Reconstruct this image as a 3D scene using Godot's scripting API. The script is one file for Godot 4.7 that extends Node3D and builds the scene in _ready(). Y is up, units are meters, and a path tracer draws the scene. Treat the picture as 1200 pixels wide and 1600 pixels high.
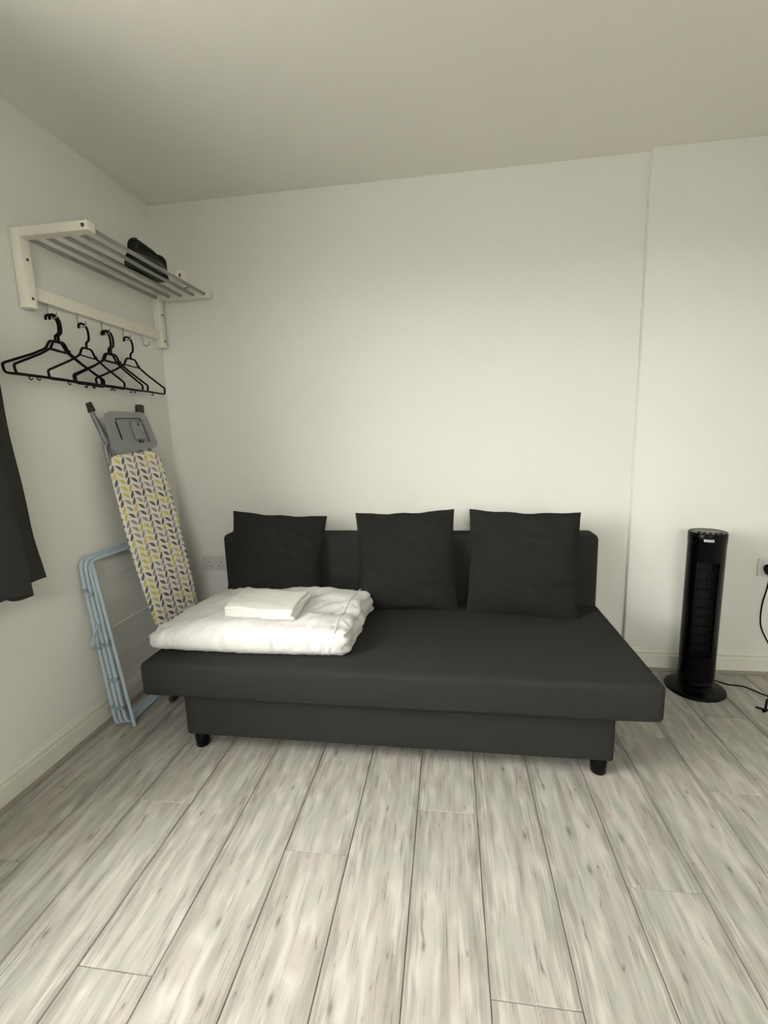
extends Node3D
# A small grey-and-white bedroom corner: sofa bed, ironing board, airer, hat rack, tower fan.

var used := {}
var M := {}

# ---------------------------------------------------------------- naming helpers
func numbered(called: String) -> String:
	if not used.has(called):
		used[called] = 0
		return called
	used[called] += 1
	return "%s_%03d" % [called, used[called]]

func thing(called: String, label: String, category: String, at := Vector3.ZERO, basis3 := Basis(), group := "") -> Node3D:
	var o := Node3D.new()
	o.name = numbered(called)
	add_child(o)
	o.transform = Transform3D(basis3, at)
	tag(o, label, category, group)
	return o

func tag(o: Node, label: String, category := "", group := "") -> void:
	o.set_meta("label", label)
	if category != "":
		o.set_meta("category", category)
	if group != "":
		o.set_meta("group", group)

func part(called: String, mesh: Mesh, material: Material, parent: Node, at := Vector3.ZERO, basis3 := Basis()) -> MeshInstance3D:
	var o := MeshInstance3D.new()
	o.name = called if parent != self else numbered(called)
	o.mesh = mesh
	o.material_override = material
	o.cast_shadow = GeometryInstance3D.SHADOW_CASTING_SETTING_ON
	parent.add_child(o, true)
	o.transform = Transform3D(basis3, at)
	return o

func structure(called: String, mesh: Mesh, material: Material, at := Vector3.ZERO) -> MeshInstance3D:
	var o := part(called, mesh, material, self, at)
	o.set_meta("kind", "structure")
	return o

# ---------------------------------------------------------------- mesh helpers
func begin() -> SurfaceTool:
	var st := SurfaceTool.new()
	st.begin(Mesh.PRIMITIVE_TRIANGLES)
	return st

func done(st: SurfaceTool) -> ArrayMesh:
	st.generate_normals()
	st.index()
	return st.commit()

func tri(st: SurfaceTool, a: Vector3, b: Vector3, c: Vector3, ua := Vector2.ZERO, ub := Vector2.ZERO, uc := Vector2.ZERO) -> void:
	st.set_uv(ua); st.add_vertex(a)
	st.set_uv(ub); st.add_vertex(b)
	st.set_uv(uc); st.add_vertex(c)

# rows[i][j]; the outward side is the one where, looking at it, j runs right and i runs down
func grid(st: SurfaceTool, rows: Array, smooth := true, wrap := false, flip := false, uvs: Array = []) -> void:
	st.set_smooth_group(0 if smooth else -1)
	var n: int = rows.size()
	for i in n - 1:
		var r0: PackedVector3Array = rows[i]
		var r1: PackedVector3Array = rows[i + 1]
		var m: int = r0.size()
		for j in (m if wrap else m - 1):
			var k: int = (j + 1) % m
			var a := r0[j]; var b := r0[k]; var c := r1[k]; var d := r1[j]
			var ua := Vector2(float(j) / m, float(i) / n); var ub := Vector2(float(j + 1) / m, float(i) / n)
			var uc := Vector2(float(j + 1) / m, float(i + 1) / n); var ud := Vector2(float(j) / m, float(i + 1) / n)
			if uvs.size() > 0:
				ua = uvs[i][j]; ub = uvs[i][k]; uc = uvs[i + 1][k]; ud = uvs[i + 1][j]
			if flip:
				if not a.is_equal_approx(d) or true:
					tri(st, a, c, b, ua, uc, ub)
					tri(st, a, d, c, ua, ud, uc)
			else:
				tri(st, a, b, c, ua, ub, uc)
				tri(st, a, c, d, ua, uc, ud)

func fan_cap(st: SurfaceTool, ring: PackedVector3Array, flip := false) -> void:
	st.set_smooth_group(-1)
	var c := Vector3.ZERO
	for p in ring: c += p
	c /= ring.size()
	for j in ring.size():
		var a := ring[j]; var b := ring[(j + 1) % ring.size()]
		if flip: tri(st, c, b, a)
		else: tri(st, c, a, b)

# box with chamfered / rounded edges; deform may move each point
func add_rbox(st: SurfaceTool, size: Vector3, r: float, at := Vector3.ZERO, b := Basis(), seg := 2, mid := Vector3i(1, 1, 1), deform = null) -> void:
	var h := size * 0.5
	r = min(r, min(h.x, min(h.y, h.z)) * 0.98)
	var lines := []
	for ax in 3:
		var l := PackedFloat32Array()
		var hh: float = h[ax]
		for k in seg:
			l.append(-hh + r * (1.0 - cos(0.5 * PI * k / seg)) * 0.999)
		for k in mid[ax] + 1:
			l.append(lerp(-hh + r, hh - r, float(k) / mid[ax]))
		for k in range(seg - 1, -1, -1):
			l.append(hh - r * (1.0 - cos(0.5 * PI * k / seg)) * 0.999)
		lines.append(l)
	for ax in 3:
		var u: int = (ax + 1) % 3
		var v: int = (ax + 2) % 3
		for s in [-1.0, 1.0]:
			var rows := []
			for q in lines[v]:
				var row := PackedVector3Array()
				for p in lines[u]:
					var x := Vector3.ZERO
					x[ax] = s * h[ax]; x[u] = p; x[v] = q
					var inner := x.clamp(-(h - Vector3.ONE * r), h - Vector3.ONE * r)
					var d := x - inner
					if d.length() > 1e-9: x = inner + d.normalized() * r
					if deform != null: x = deform.call(x)
					row.append(at + b * x)
				rows.append(row)
			grid(st, rows, true, false, s > 0)

func rbox(size: Vector3, r: float, seg := 2, mid := Vector3i(1, 1, 1), deform = null) -> ArrayMesh:
	var st := begin()
	add_rbox(st, size, r, Vector3.ZERO, Basis(), seg, mid, deform)
	return done(st)

func add_bar(st: SurfaceTool, lo: Vector3, hi: Vector3, r := 0.0) -> void:
	if r > 0.0:
		add_rbox(st, hi - lo, r, (lo + hi) * 0.5)
		return
	var c := [Vector3(lo.x, lo.y, lo.z), Vector3(hi.x, lo.y, lo.z), Vector3(hi.x, hi.y, lo.z), Vector3(lo.x, hi.y, lo.z), Vector3(lo.x, lo.y, hi.z), Vector3(hi.x, lo.y, hi.z), Vector3(hi.x, hi.y, hi.z), Vector3(lo.x, hi.y, hi.z)]
	st.set_smooth_group(-1)
	for f in [[7, 6, 5, 4], [2, 3, 0, 1], [6, 2, 1, 5], [3, 7, 4, 0], [3, 2, 6, 7], [4, 5, 1, 0]]:
		tri(st, c[f[0]], c[f[1]], c[f[2]]); tri(st, c[f[0]], c[f[2]], c[f[3]])

func bar(lo: Vector3, hi: Vector3, r := 0.0) -> ArrayMesh:
	var st := begin()
	add_bar(st, lo, hi, r)
	return done(st)

# round tube through points
func add_tube(st: SurfaceTool, pts: PackedVector3Array, r: float, sides := 8, r_end := -1.0) -> void:
	var n := pts.size()
	var rows := []
	var up := Vector3.UP
	var t0 := (pts[1] - pts[0]).normalized()
	if abs(t0.dot(up)) > 0.9: up = Vector3.RIGHT
	var side := t0.cross(up).normalized()
	for i in n:
		var t: Vector3
		if i == 0: t = (pts[1] - pts[0]).normalized()
		elif i == n - 1: t = (pts[n - 1] - pts[n - 2]).normalized()
		else: t = ((pts[i + 1] - pts[i]).normalized() + (pts[i] - pts[i - 1]).normalized()).normalized()
		side = (side - t * side.dot(t)).normalized()
		var o := t.cross(side)
		var rr := r if r_end < 0.0 else lerpf(r, r_end, float(i) / (n - 1))
		var ring := PackedVector3Array()
		for k in sides:
			var a := TAU * k / sides
			ring.append(pts[i] + (side * cos(a) + o * sin(a)) * rr)
		rows.append(ring)
	grid(st, rows, true, true, true)
	fan_cap(st, rows[0], false)
	fan_cap(st, rows[n - 1], true)

func tube(pts: PackedVector3Array, r: float, sides := 8) -> ArrayMesh:
	var st := begin()
	add_tube(st, pts, r, sides)
	return done(st)

# smooth curve through control points
func smooth(ctrl: Array, per := 6) -> PackedVector3Array:
	var out := PackedVector3Array()
	for i in ctrl.size() - 1:
		var p0: Vector3 = ctrl[max(i - 1, 0)]
		var p1: Vector3 = ctrl[i]
		var p2: Vector3 = ctrl[i + 1]
		var p3: Vector3 = ctrl[min(i + 2, ctrl.size() - 1)]
		for k in per:
			out.append(p1.cubic_interpolate(p2, p0, p3, float(k) / per))
	out.append(ctrl[ctrl.size() - 1])
	return out

# polyline with rounded corners
func rounded(ctrl: Array, r: float, seg := 4, closed := false) -> PackedVector3Array:
	var out := PackedVector3Array()
	var n := ctrl.size()
	for i in n:
		var p: Vector3 = ctrl[i]
		if not closed and (i == 0 or i == n - 1):
			out.append(p)
			continue
		var a: Vector3 = ctrl[(i - 1 + n) % n]
		var b: Vector3 = ctrl[(i + 1) % n]
		var rr: float = min(r, min(a.distance_to(p), b.distance_to(p)) * 0.48)
		var pa := p + (a - p).normalized() * rr
		var pb := p + (b - p).normalized() * rr
		for k in seg + 1:
			var t := float(k) / seg
			out.append(pa.lerp(p, t).lerp(p.lerp(pb, t), t))
	if closed: out.append(out[0])
	return out

# solid of revolution about y; profile of (radius, height) from bottom to top
func add_lathe(st: SurfaceTool, prof: Array, sides := 24, at := Vector3.ZERO, b := Basis(), smooth_it := false) -> void:
	for i in prof.size() - 1:
		var rows := []
		for q in [prof[i], prof[i + 1]]:
			var ring := PackedVector3Array()
			for k in sides:
				var a := TAU * k / sides
				ring.append(at + b * Vector3(cos(a) * q.x, q.y, sin(a) * q.x))
			rows.append(ring)
		grid(st, rows, true, true, false)

func lathe(prof: Array, sides := 24) -> ArrayMesh:
	var st := begin()
	add_lathe(st, prof, sides)
	return done(st)

# flat outline (in x, y) made into a plate between z = lo and z = hi with a small bevel on both faces
func add_plate(st: SurfaceTool, outline: PackedVector2Array, lo: float, hi: float, bevel := 0.0) -> void:
	if Geometry2D.is_polygon_clockwise(outline): outline.reverse()
	var rings := []
	var small := outline
	if bevel > 0.0:
		var off := Geometry2D.offset_polygon(outline, -bevel, Geometry2D.JOIN_MITER)
		if off.size() == 1 and off[0].size() == outline.size():
			small = off[0]
			# same start as the outline
			var best := 0
			for i in small.size():
				if small[i].distance_to(outline[0]) < small[best].distance_to(outline[0]): best = i
			var s2 := PackedVector2Array()
			for i in small.size(): s2.append(small[(best + i) % small.size()])
			small = s2
			if Geometry2D.is_polygon_clockwise(small) != Geometry2D.is_polygon_clockwise(outline): small = outline
		else:
			var c := Vector2.ZERO
			for p in outline: c += p
			c /= outline.size()
			small = PackedVector2Array()
			for p in outline: small.append(p - (p - c).normalized() * bevel)
	var prof := [[small, lo], [outline, lo + bevel], [outline, hi - bevel], [small, hi]] if bevel > 0.0 else [[outline, lo], [outline, hi]]
	for i in prof.size() - 1:
		var rows := []
		for q in [prof[i], prof[i + 1]]:
			var row := PackedVector3Array()
			for p in q[0]: row.append(Vector3(p.x, p.y, q[1]))
			rows.append(row)
		grid(st, rows, false, true, true)
	st.set_smooth_group(-1)
	var ids := Geometry2D.triangulate_polygon(small)
	for i in range(0, ids.size(), 3):
		var a := small[ids[i]]; var b2 := small[ids[i + 1]]; var c2 := small[ids[i + 2]]
		if (b2 - a).cross(c2 - a) < 0.0:
			var t := b2; b2 = c2; c2 = t
		tri(st, Vector3(a.x, a.y, hi), Vector3(c2.x, c2.y, hi), Vector3(b2.x, b2.y, hi))
		tri(st, Vector3(a.x, a.y, lo), Vector3(b2.x, b2.y, lo), Vector3(c2.x, c2.y, lo))

func plate(outline: PackedVector2Array, lo: float, hi: float, bevel := 0.0) -> ArrayMesh:
	var st := begin()
	add_plate(st, outline, lo, hi, bevel)
	return done(st)

func round_poly(pts: Array, r: float, seg := 4) -> PackedVector2Array:
	var c := []
	for p in pts: c.append(Vector3(p.x, p.y, 0))
	var q := rounded(c, r, seg, true)
	var out := PackedVector2Array()
	for i in q.size() - 1: out.append(Vector2(q[i].x, q[i].y))
	return out

# profile in (out, up) swept along a straight line
func sweep(prof: Array, from: Vector3, to: Vector3, out: Vector3) -> ArrayMesh:
	var st := begin()
	var rows := []
	for e in [from, to]:
		var row := PackedVector3Array()
		for p in prof: row.append(e + out * p.x + Vector3.UP * p.y)
		rows.append(row)
	var flip: bool = (to - from).cross(out).y > 0.0
	grid(st, rows, false, true, flip)
	fan_cap(st, rows[0], not flip)
	fan_cap(st, rows[1], flip)
	return done(st)

# ---------------------------------------------------------------- materials
func mat(c: Color, rough := 0.6, metal := 0.0) -> StandardMaterial3D:
	var m := StandardMaterial3D.new()
	m.albedo_color = c
	m.roughness = rough
	m.metallic = metal
	return m

func noise(seed_n: int, freq: float, oct := 3) -> FastNoiseLite:
	var n := FastNoiseLite.new()
	n.seed = seed_n
	n.noise_type = FastNoiseLite.TYPE_SIMPLEX_SMOOTH
	n.frequency = freq
	n.fractal_octaves = oct
	return n

func plank_texture(seed_n: int, w: int, h: int) -> ImageTexture:
	var fine := noise(seed_n, 1.0, 2)
	var broad := noise(seed_n + 11, 1.0, 2)
	var crack := noise(seed_n + 23, 1.0, 1)
	var rng := RandomNumberGenerator.new()
	rng.seed = seed_n * 77 + 5
	var knots := []
	for k in 3:
		knots.append(Vector3(rng.randf_range(0.2, 0.8) * w, rng.randf_range(0.08, 0.95) * h, rng.randf_range(4.0, 8.0)))
	var arch := Vector2(rng.randf_range(0.35, 0.65) * w, rng.randf_range(0.2, 0.8) * h)
	var img := Image.create(w, h, false, Image.FORMAT_RGB8)
	var pale := Color(0.745, 0.738, 0.708)
	var mid := Color(0.555, 0.545, 0.515)
	var dark := Color(0.34, 0.33, 0.305)
	var pink := Color(0.635, 0.60, 0.58)
	var green := Color(0.60, 0.605, 0.57)
	for y in h:
		for x in w:
			var wx := x + 5.0 * broad.get_noise_2d(y * 0.0035, 40.0) + 1.6 * broad.get_noise_2d(x * 0.03, y * 0.012)
			var kd := 0.0
			for k in knots:
				var dx: float = (x - k.x) / k.z
				var dy: float = (y - k.y) / (k.z * 2.4)
				var d := dx * dx + dy * dy
				if d < 24.0:
					wx += signf(dx) * 5.0 * exp(-d * 0.3)
					kd += exp(-d * 1.8)
			var ring := 0.0
			var ay: float = absf(y - arch.y) / (0.15 * h)
			if ay < 1.0:
				var ax: float = absf(x - arch.x)
				ring = sin(((y - arch.y) * 0.05 + ax * ax * 0.010) * 1.5) * (1.0 - ay) * clampf(1.0 - ax / (0.28 * w), 0, 1)
			var f := fine.get_noise_2d(wx * 0.15, y * 0.0042)           # long fibres
			var f2 := fine.get_noise_2d(wx * 0.40 + 300.0, y * 0.013)    # short flecks
			var b := broad.get_noise_2d(wx * 0.021, y * 0.0024 + 90.0)   # bands along the board
			var b2 := broad.get_noise_2d(wx * 0.013 + 55.0, y * 0.0050)  # worn patches
			var b3 := broad.get_noise_2d(wx * 0.040 + 155.0, y * 0.0085) # small mottling
			var saw := fine.get_noise_2d(x * 0.025 + 700.0, y * 0.30)
			var cr := absf(crack.get_noise_2d(wx * 0.060, y * 0.0038 + 300.0))
			var cm := clampf(b3 * 2.2 + b2 * 1.8 - 0.45, 0, 1)
			var crk := pow(clampf(1.0 - cr * 9.0, 0, 1), 2.0) * cm
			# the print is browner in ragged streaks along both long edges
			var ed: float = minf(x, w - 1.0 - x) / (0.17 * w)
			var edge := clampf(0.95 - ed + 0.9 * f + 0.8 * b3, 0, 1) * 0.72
			var v := 0.36 + 0.24 * f + 0.13 * f2 + 0.62 * b + 0.26 * b3 + 0.05 * saw + 0.14 * ring
			var c := pale.lerp(mid, clampf(v, 0, 1))
			c = c.lerp(pink, clampf(b2 * 1.3, 0, 0.55))
			c = c.lerp(green, clampf(-b2 * 1.0, 0, 0.35))
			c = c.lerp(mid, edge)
			c = c.lerp(dark, clampf(crk * 0.8 + kd * 0.6 + clampf(f * 1.1 + b3 * 0.6 - 0.66, 0, 1) * 0.6, 0, 0.8))
			img.set_pixel(x, y, c)
	img.generate_mipmaps()
	return ImageTexture.create_from_image(img)

func leaf_texture() -> ImageTexture:
	var w := 576
	var h := 576
	var img := Image.create(w, h, false, Image.FORMAT_RGB8)
	img.fill(Color(0.90, 0.885, 0.845))
	var rng := RandomNumberGenerator.new()
	rng.seed = 41
	var cols := [Color(0.80, 0.745, 0.36), Color(0.80, 0.745, 0.36), Color(0.36, 0.345, 0.36), Color(0.34, 0.335, 0.345), Color(0.58, 0.56, 0.57), Color(0.60, 0.585, 0.53), Color(0.585, 0.525, 0.545)]
	var nx := 16
	var ny := 16
	var cw := float(w) / nx
	var ch := float(h) / ny
	for j in ny:
		for i in nx:
			var c: Color = cols[rng.randi() % cols.size()]
			var ctr := Vector2((i + 0.5) * cw, (j + 0.5) * ch)
			var lean := 0.88 if i % 2 == 0 else -0.42
			var dir := Vector2(-sin(lean), -cos(lean))
			var nor := Vector2(-dir.y, dir.x)
			var half := 0.60 * ch
			for dy in range(-26, 27):
				for dx in range(-26, 27):
					var p := Vector2(dx, dy)
					var a := p.dot(dir) / half
					if absf(a) > 1.0: continue
					var wid := 0.245 * cw * pow(1.0 - absf(a + 0.12) / 1.14, 0.62) if absf(a + 0.12) < 1.14 else 0.0
					var o := p.dot(nor) - 2.0 * (1.0 - a * a)
					if absf(o) < wid:
						img.set_pixel((int(ctr.x) + dx + w) % w, (int(ctr.y) + dy + h) % h, c if absf(o) > 0.9 or a > 0.5 else c.lightened(0.14))
	img.generate_mipmaps()
	return ImageTexture.create_from_image(img)

func weave_texture(seed_n: int, tone: Color, spread: float, size := 256) -> ImageTexture:
	var img := Image.create(size, size, false, Image.FORMAT_RGB8)
	var rng := RandomNumberGenerator.new()
	rng.seed = seed_n
	var warp := PackedFloat32Array()
	var weft := PackedFloat32Array()
	for i in size:
		warp.append(rng.randf_range(-1, 1)); weft.append(rng.randf_range(-1, 1))
	for y in size:
		for x in size:
			var over := (x / 2 + y / 2) % 2 == 0
			var v := (warp[x] if over else weft[y]) * 0.6 + rng.randf_range(-1, 1) * 0.5 + (0.25 if over else -0.25)
			var k := 1.0 + v * spread
			img.set_pixel(x, y, Color(tone.r * k, tone.g * k, tone.b * k))
	img.generate_mipmaps()
	return ImageTexture.create_from_image(img)

func weave_mat(seed_n: int, tone: Color, spread: float, metres := 0.18, rough := 0.95) -> StandardMaterial3D:
	var m := mat(Color.WHITE, rough)
	m.albedo_texture = weave_texture(seed_n, tone, spread)
	m.uv1_triplanar = true
	m.uv1_scale = Vector3.ONE / metres
	m.metallic_specular = 0.25
	return m

func materials() -> void:
	M.wall = mat(Color(0.92, 0.92, 0.90), 0.8)
	M.ceiling = mat(Color(0.94, 0.93, 0.90), 0.9)
	M.trim = mat(Color(0.885, 0.88, 0.84), 0.45)
	M.scotia = mat(Color(0.56, 0.535, 0.495), 0.6)
	M.sub = mat(Color(0.16, 0.15, 0.14), 0.9)
	M.upvc = mat(Color(0.9, 0.9, 0.9), 0.35)
	M.glass = mat(Color(0.95, 0.97, 0.97, 0.08), 0.02)
	M.glass.transparency = BaseMaterial3D.TRANSPARENCY_ALPHA
	M.sofa = weave_mat(3, Color(0.177, 0.179, 0.173), 0.13)
	M.cushion = weave_mat(5, Color(0.140, 0.141, 0.134), 0.13, 0.15)
	M.leg = mat(Color(0.022, 0.022, 0.021), 0.4)
	M.leg.metallic_specular = 0.25
	M.cotton = mat(Color(0.89, 0.885, 0.885), 0.85)
	M.cotton.rim_enabled = false
	M.sheet = mat(Color(0.93, 0.925, 0.905), 0.85)
	M.curtain = weave_mat(9, Color(0.205, 0.205, 0.198), 0.1, 0.2)
	M.wood_white = mat(Color(0.945, 0.93, 0.875), 0.4)
	M.steel = mat(Color(0.62, 0.62, 0.60), 0.32, 0.85)
	M.screw = mat(Color(0.28, 0.27, 0.24), 0.4, 0.6)
	M.hanger = mat(Color(0.014, 0.014, 0.015), 0.4)
	M.hanger.metallic_specular = 0.25
	M.cover = mat(Color.WHITE, 0.9)
	M.cover.albedo_texture = leaf_texture()
	M.cover.texture_repeat = true
	M.grey_plastic = mat(Color(0.53, 0.535, 0.54), 0.5)
	M.grey_tube = mat(Color(0.52, 0.53, 0.53), 0.35, 0.3)
	M.rubber = mat(Color(0.115, 0.11, 0.105), 0.7)
	M.hole = mat(Color(0.06, 0.06, 0.06), 0.8)
	M.blue = mat(Color(0.70, 0.768, 0.815), 0.4)
	M.wire = mat(Color(0.93, 0.94, 0.94), 0.45)
	M.collar = mat(Color(0.56, 0.62, 0.66), 0.5)
	M.gloss_black = mat(Color(0.010, 0.0095, 0.010), 0.26)
	M.gloss_black.metallic_specular = 0.22
	M.black = mat(Color(0.014, 0.014, 0.014), 0.5)
	M.black.metallic_specular = 0.2
	M.fan_inside = mat(Color(0.008, 0.008, 0.008), 0.8)
	M.silver = mat(Color(0.72, 0.72, 0.72), 0.45, 0.2)
	M.fan_panel = mat(Color(0.50, 0.50, 0.48), 0.4, 0.2)
	M.socket = mat(Color(0.84, 0.83, 0.82), 0.35)
	M.iron_dark = mat(Color(0.05, 0.05, 0.052), 0.5)
	M.iron_dark.metallic_specular = 0.25
	M.iron_grey = mat(Color(0.24, 0.24, 0.245), 0.5)
	M.iron_sole = mat(Color(0.10, 0.10, 0.095), 0.6)
	M.plug_white = mat(Color(0.88, 0.87, 0.86), 0.4)
	M.red = mat(Color(0.45, 0.12, 0.12), 0.5)
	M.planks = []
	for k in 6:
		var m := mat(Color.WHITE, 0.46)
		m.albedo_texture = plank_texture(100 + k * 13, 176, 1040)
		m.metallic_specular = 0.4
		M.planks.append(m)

# ---------------------------------------------------------------- the room
const W := 3.3      # room width, x
const D := 4.2      # room depth, z
const H := 2.402    # ceiling
const STEP_X := 2.39
const STEP_Z := 0.032

func build_room() -> void:
	# floor: a dark underlay with every laminate board laid on it
	var floor_o := structure("floor", bar(Vector3(-0.1, -0.06, -0.1), Vector3(W + 0.1, -0.009, D + 0.1)), M.sub)
	var joints := {-1: 1.372, 0: 0.42, 1: 1.112, 2: 1.599, 3: 0.55, 4: 1.245, 5: 0.48, 6: 1.054, 7: 1.552, 8: 0.5, 9: 1.253, 10: 0.6, 11: 0.875, 12: 0.43, 13: 0.95}
	var pw := 0.192
	var pl := 1.285
	var x0 := 0.2517 - pw
	var rng := RandomNumberGenerator.new()
	rng.seed = 7
	var cache := {}
	var row := -1
	for i in range(-1, 20):
		var xa: float = max(x0 + (i + 0.0) * pw, 0.0)
		var xb: float = min(x0 + (i + 1.0) * pw, W)
		if i == -1:
			continue
		var j: int = i - 1
		var z: float = joints.get(j, 0.2 + rng.randf() * 1.1)
		while z > 0.0: z -= pl
		while z < D:
			var za: float = max(z, 0.0)
			var zb: float = min(z + pl, D)
			if zb - za > 0.02:
				lay_plank(floor_o, xa, xb, za, zb, pl, rng, cache)
			z += pl
	# the narrow first strip under the skirting
	lay_plank(floor_o, 0.0, x0, 0.0, D * 0.5, pl, rng, cache)
	lay_plank(floor_o, 0.0, x0, D * 0.5, D, pl, rng, cache)

	structure("ceiling", bar(Vector3(-0.15, H, -0.15), Vector3(W + 0.15, H + 0.12, D + 0.15)), M.ceiling)
	structure("wall_back", bar(Vector3(-0.15, -0.06, -0.15), Vector3(W + 0.15, H, 0.0)), M.wall)
	structure("wall_back_projection", bar(Vector3(STEP_X, -0.008, -0.01), Vector3(W, H, STEP_Z), 0.003), M.wall)
	structure("wall_right", bar(Vector3(W, -0.06, -0.15), Vector3(W + 0.15, H, D + 0.15)), M.wall)

	# left wall with its window, front wall with an unseen window added for fill light
	wall_with_opening("wall_left", true)
	wall_with_opening("wall_front", false)
	window_unit(1, true)
	window_unit(2, false)  # added window behind the camera, there only to fill the room with daylight

	# skirting boards with a moulded top, and the small grey bead along the floor
	var sk := [Vector2(0, 0.002), Vector2(0.016, 0.002), Vector2(0.016, 0.078), Vector2(0.0145, 0.082), Vector2(0.0115, 0.084), Vector2(0.0115, 0.088), Vector2(0.0135, 0.093), Vector2(0.0125, 0.100), Vector2(0.008, 0.105), Vector2(0.0065, 0.107), Vector2(0.0065, 0.110), Vector2(0.004, 0.116), Vector2(0, 0.118)]
	structure("baseboard_left", sweep(sk, Vector3(0, 0, 0), Vector3(0, 0, D), Vector3(1, 0, 0)), M.trim)
	structure("baseboard_back", sweep(sk, Vector3(0, 0, 0), Vector3(STEP_X, 0, 0), Vector3(0, 0, 1)), M.trim)
	structure("baseboard_projection", sweep(sk, Vector3(STEP_X - 0.016, 0, STEP_Z), Vector3(W, 0, STEP_Z), Vector3(0, 0, 1)), M.trim)
	structure("baseboard_right", sweep(sk, Vector3(W, 0, 0), Vector3(W, 0, D), Vector3(-1, 0, 0)), M.trim)
	structure("baseboard_front", sweep(sk, Vector3(0, 0, D), Vector3(W, 0, D), Vector3(0, 0, -1)), M.trim)
	var bead := [Vector2(0.016, 0.001), Vector2(0.029, 0.001), Vector2(0.029, 0.005), Vector2(0.026, 0.010), Vector2(0.021, 0.014), Vector2(0.016, 0.016)]
	structure("trim_1", sweep(bead, Vector3(0, 0, 0), Vector3(0, 0, D), Vector3(1, 0, 0)), M.scotia)
	structure("trim_2", sweep(bead, Vector3(STEP_X - 0.016, 0, STEP_Z), Vector3(W, 0, STEP_Z), Vector3(0, 0, 1)), M.scotia)

func lay_plank(parent: Node, xa: float, xb: float, za: float, zb: float, pl: float, rng: RandomNumberGenerator, cache: Dictionary) -> void:
	var w := xb - xa - 0.0014
	var l := zb - za - 0.0012
	var off := snappedf(rng.randf() * 0.3, 0.1) if l < pl - 0.05 else 0.0
	var key := "%.3f %.3f %.1f" % [w, l, off]
	if not cache.has(key):
		var st := begin()
		var ch := 0.0017
		var hw := w * 0.5
		var hl := l * 0.5
		var rings := []
		for q in [[0.0, -0.009], [0.0, -ch], [ch, 0.0]]:
			var a: float = hw - q[0]
			var b: float = hl - q[0]
			rings.append(PackedVector3Array([Vector3(-a, q[1], -b), Vector3(a, q[1], -b), Vector3(a, q[1], b), Vector3(-a, q[1], b)]))
		var uvs := []
		for r in rings:
			var u := []
			for p in r: u.append(Vector2((p.x / 0.192 + 0.5), clampf((p.z + hl) / 1.285 + off, 0, 1)))
			uvs.append(u)
		grid(st, rings, false, true, false, uvs)
		st.set_smooth_group(-1)
		var t: PackedVector3Array = rings[2]
		tri(st, t[0], t[1], t[2], uvs[2][0], uvs[2][1], uvs[2][2])
		tri(st, t[0], t[2], t[3], uvs[2][0], uvs[2][2], uvs[2][3])
		cache[key] = done(st)
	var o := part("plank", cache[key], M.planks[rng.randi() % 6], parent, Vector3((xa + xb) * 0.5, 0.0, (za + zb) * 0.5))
	if rng.randf() < 0.5: o.rotation.y = PI

# openings: left wall z 1.30..2.70, front wall x 0.9..2.6
const WIN_L := [1.35, 2.7, 0.80, 2.10]
const WIN_FILL := [1.2, 2.4, 1.5, 2.15]  # unseen front window, placed and sized for its fill light

func wall_with_opening(called: String, left: bool) -> void:
	var o: Array = WIN_L if left else WIN_FILL
	var full := D if left else W
	var st := begin()
	var pieces := [[-0.15, o[0], -0.06, H], [o[1], full + 0.15, -0.06, H], [o[0], o[1], -0.06, o[2]], [o[0], o[1], o[3], H]]
	for p in pieces:
		if left: add_bar(st, Vector3(-0.25, p[2], p[0]), Vector3(0, p[3], p[1]))
		else: add_bar(st, Vector3(p[0], p[2], D), Vector3(p[1], p[3], D + 0.25))
	structure(called, done(st), M.wall)

func window_unit(n: int, left: bool) -> void:
	var o: Array = WIN_L if left else WIN_FILL
	var fr := begin()
	var a: float = o[0]; var b: float = o[1]; var lo: float = o[2]; var hi: float = o[3]
	var t := 0.055
	var spans := [[a, a + t, lo, hi], [b - t, b, lo, hi], [a + t, b - t, lo, lo + t], [a + t, b - t, hi - t, hi], [(a + b) * 0.5 - t * 0.5, (a + b) * 0.5 + t * 0.5, lo + t, hi - t]]
	for s in spans:
		if left: add_bar(fr, Vector3(-0.19, s[2], s[0]), Vector3(-0.13, s[3], s[1]), 0.004)
		else: add_bar(fr, Vector3(s[0], s[2], D + 0.13), Vector3(s[1], s[3], D + 0.19), 0.004)
	var root := structure("window_%d" % n, done(fr), M.upvc)  # the second unit is the added fill window
	for s in [[a + t, (a + b) * 0.5 - t * 0.5], [(a + b) * 0.5 + t * 0.5, b - t]]:
		var g: ArrayMesh
		if left: g = bar(Vector3(-0.162, lo + t, s[0]), Vector3(-0.158, hi - t, s[1]))
		else: g = bar(Vector3(s[0], lo + t, D + 0.158), Vector3(s[1], hi - t, D + 0.162))
		part("pane", g, M.glass, root)
	var sill: ArrayMesh
	if left: sill = bar(Vector3(-0.13, lo - 0.0, a), Vector3(0.03, lo + 0.02, b), 0.005)
	else: sill = bar(Vector3(a, lo, D - 0.03), Vector3(b, lo + 0.02, D + 0.13), 0.005)
	part("window_sill", sill, M.upvc, root)

# ---------------------------------------------------------------- sofa bed
const SEAT_Y := 0.392

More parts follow.
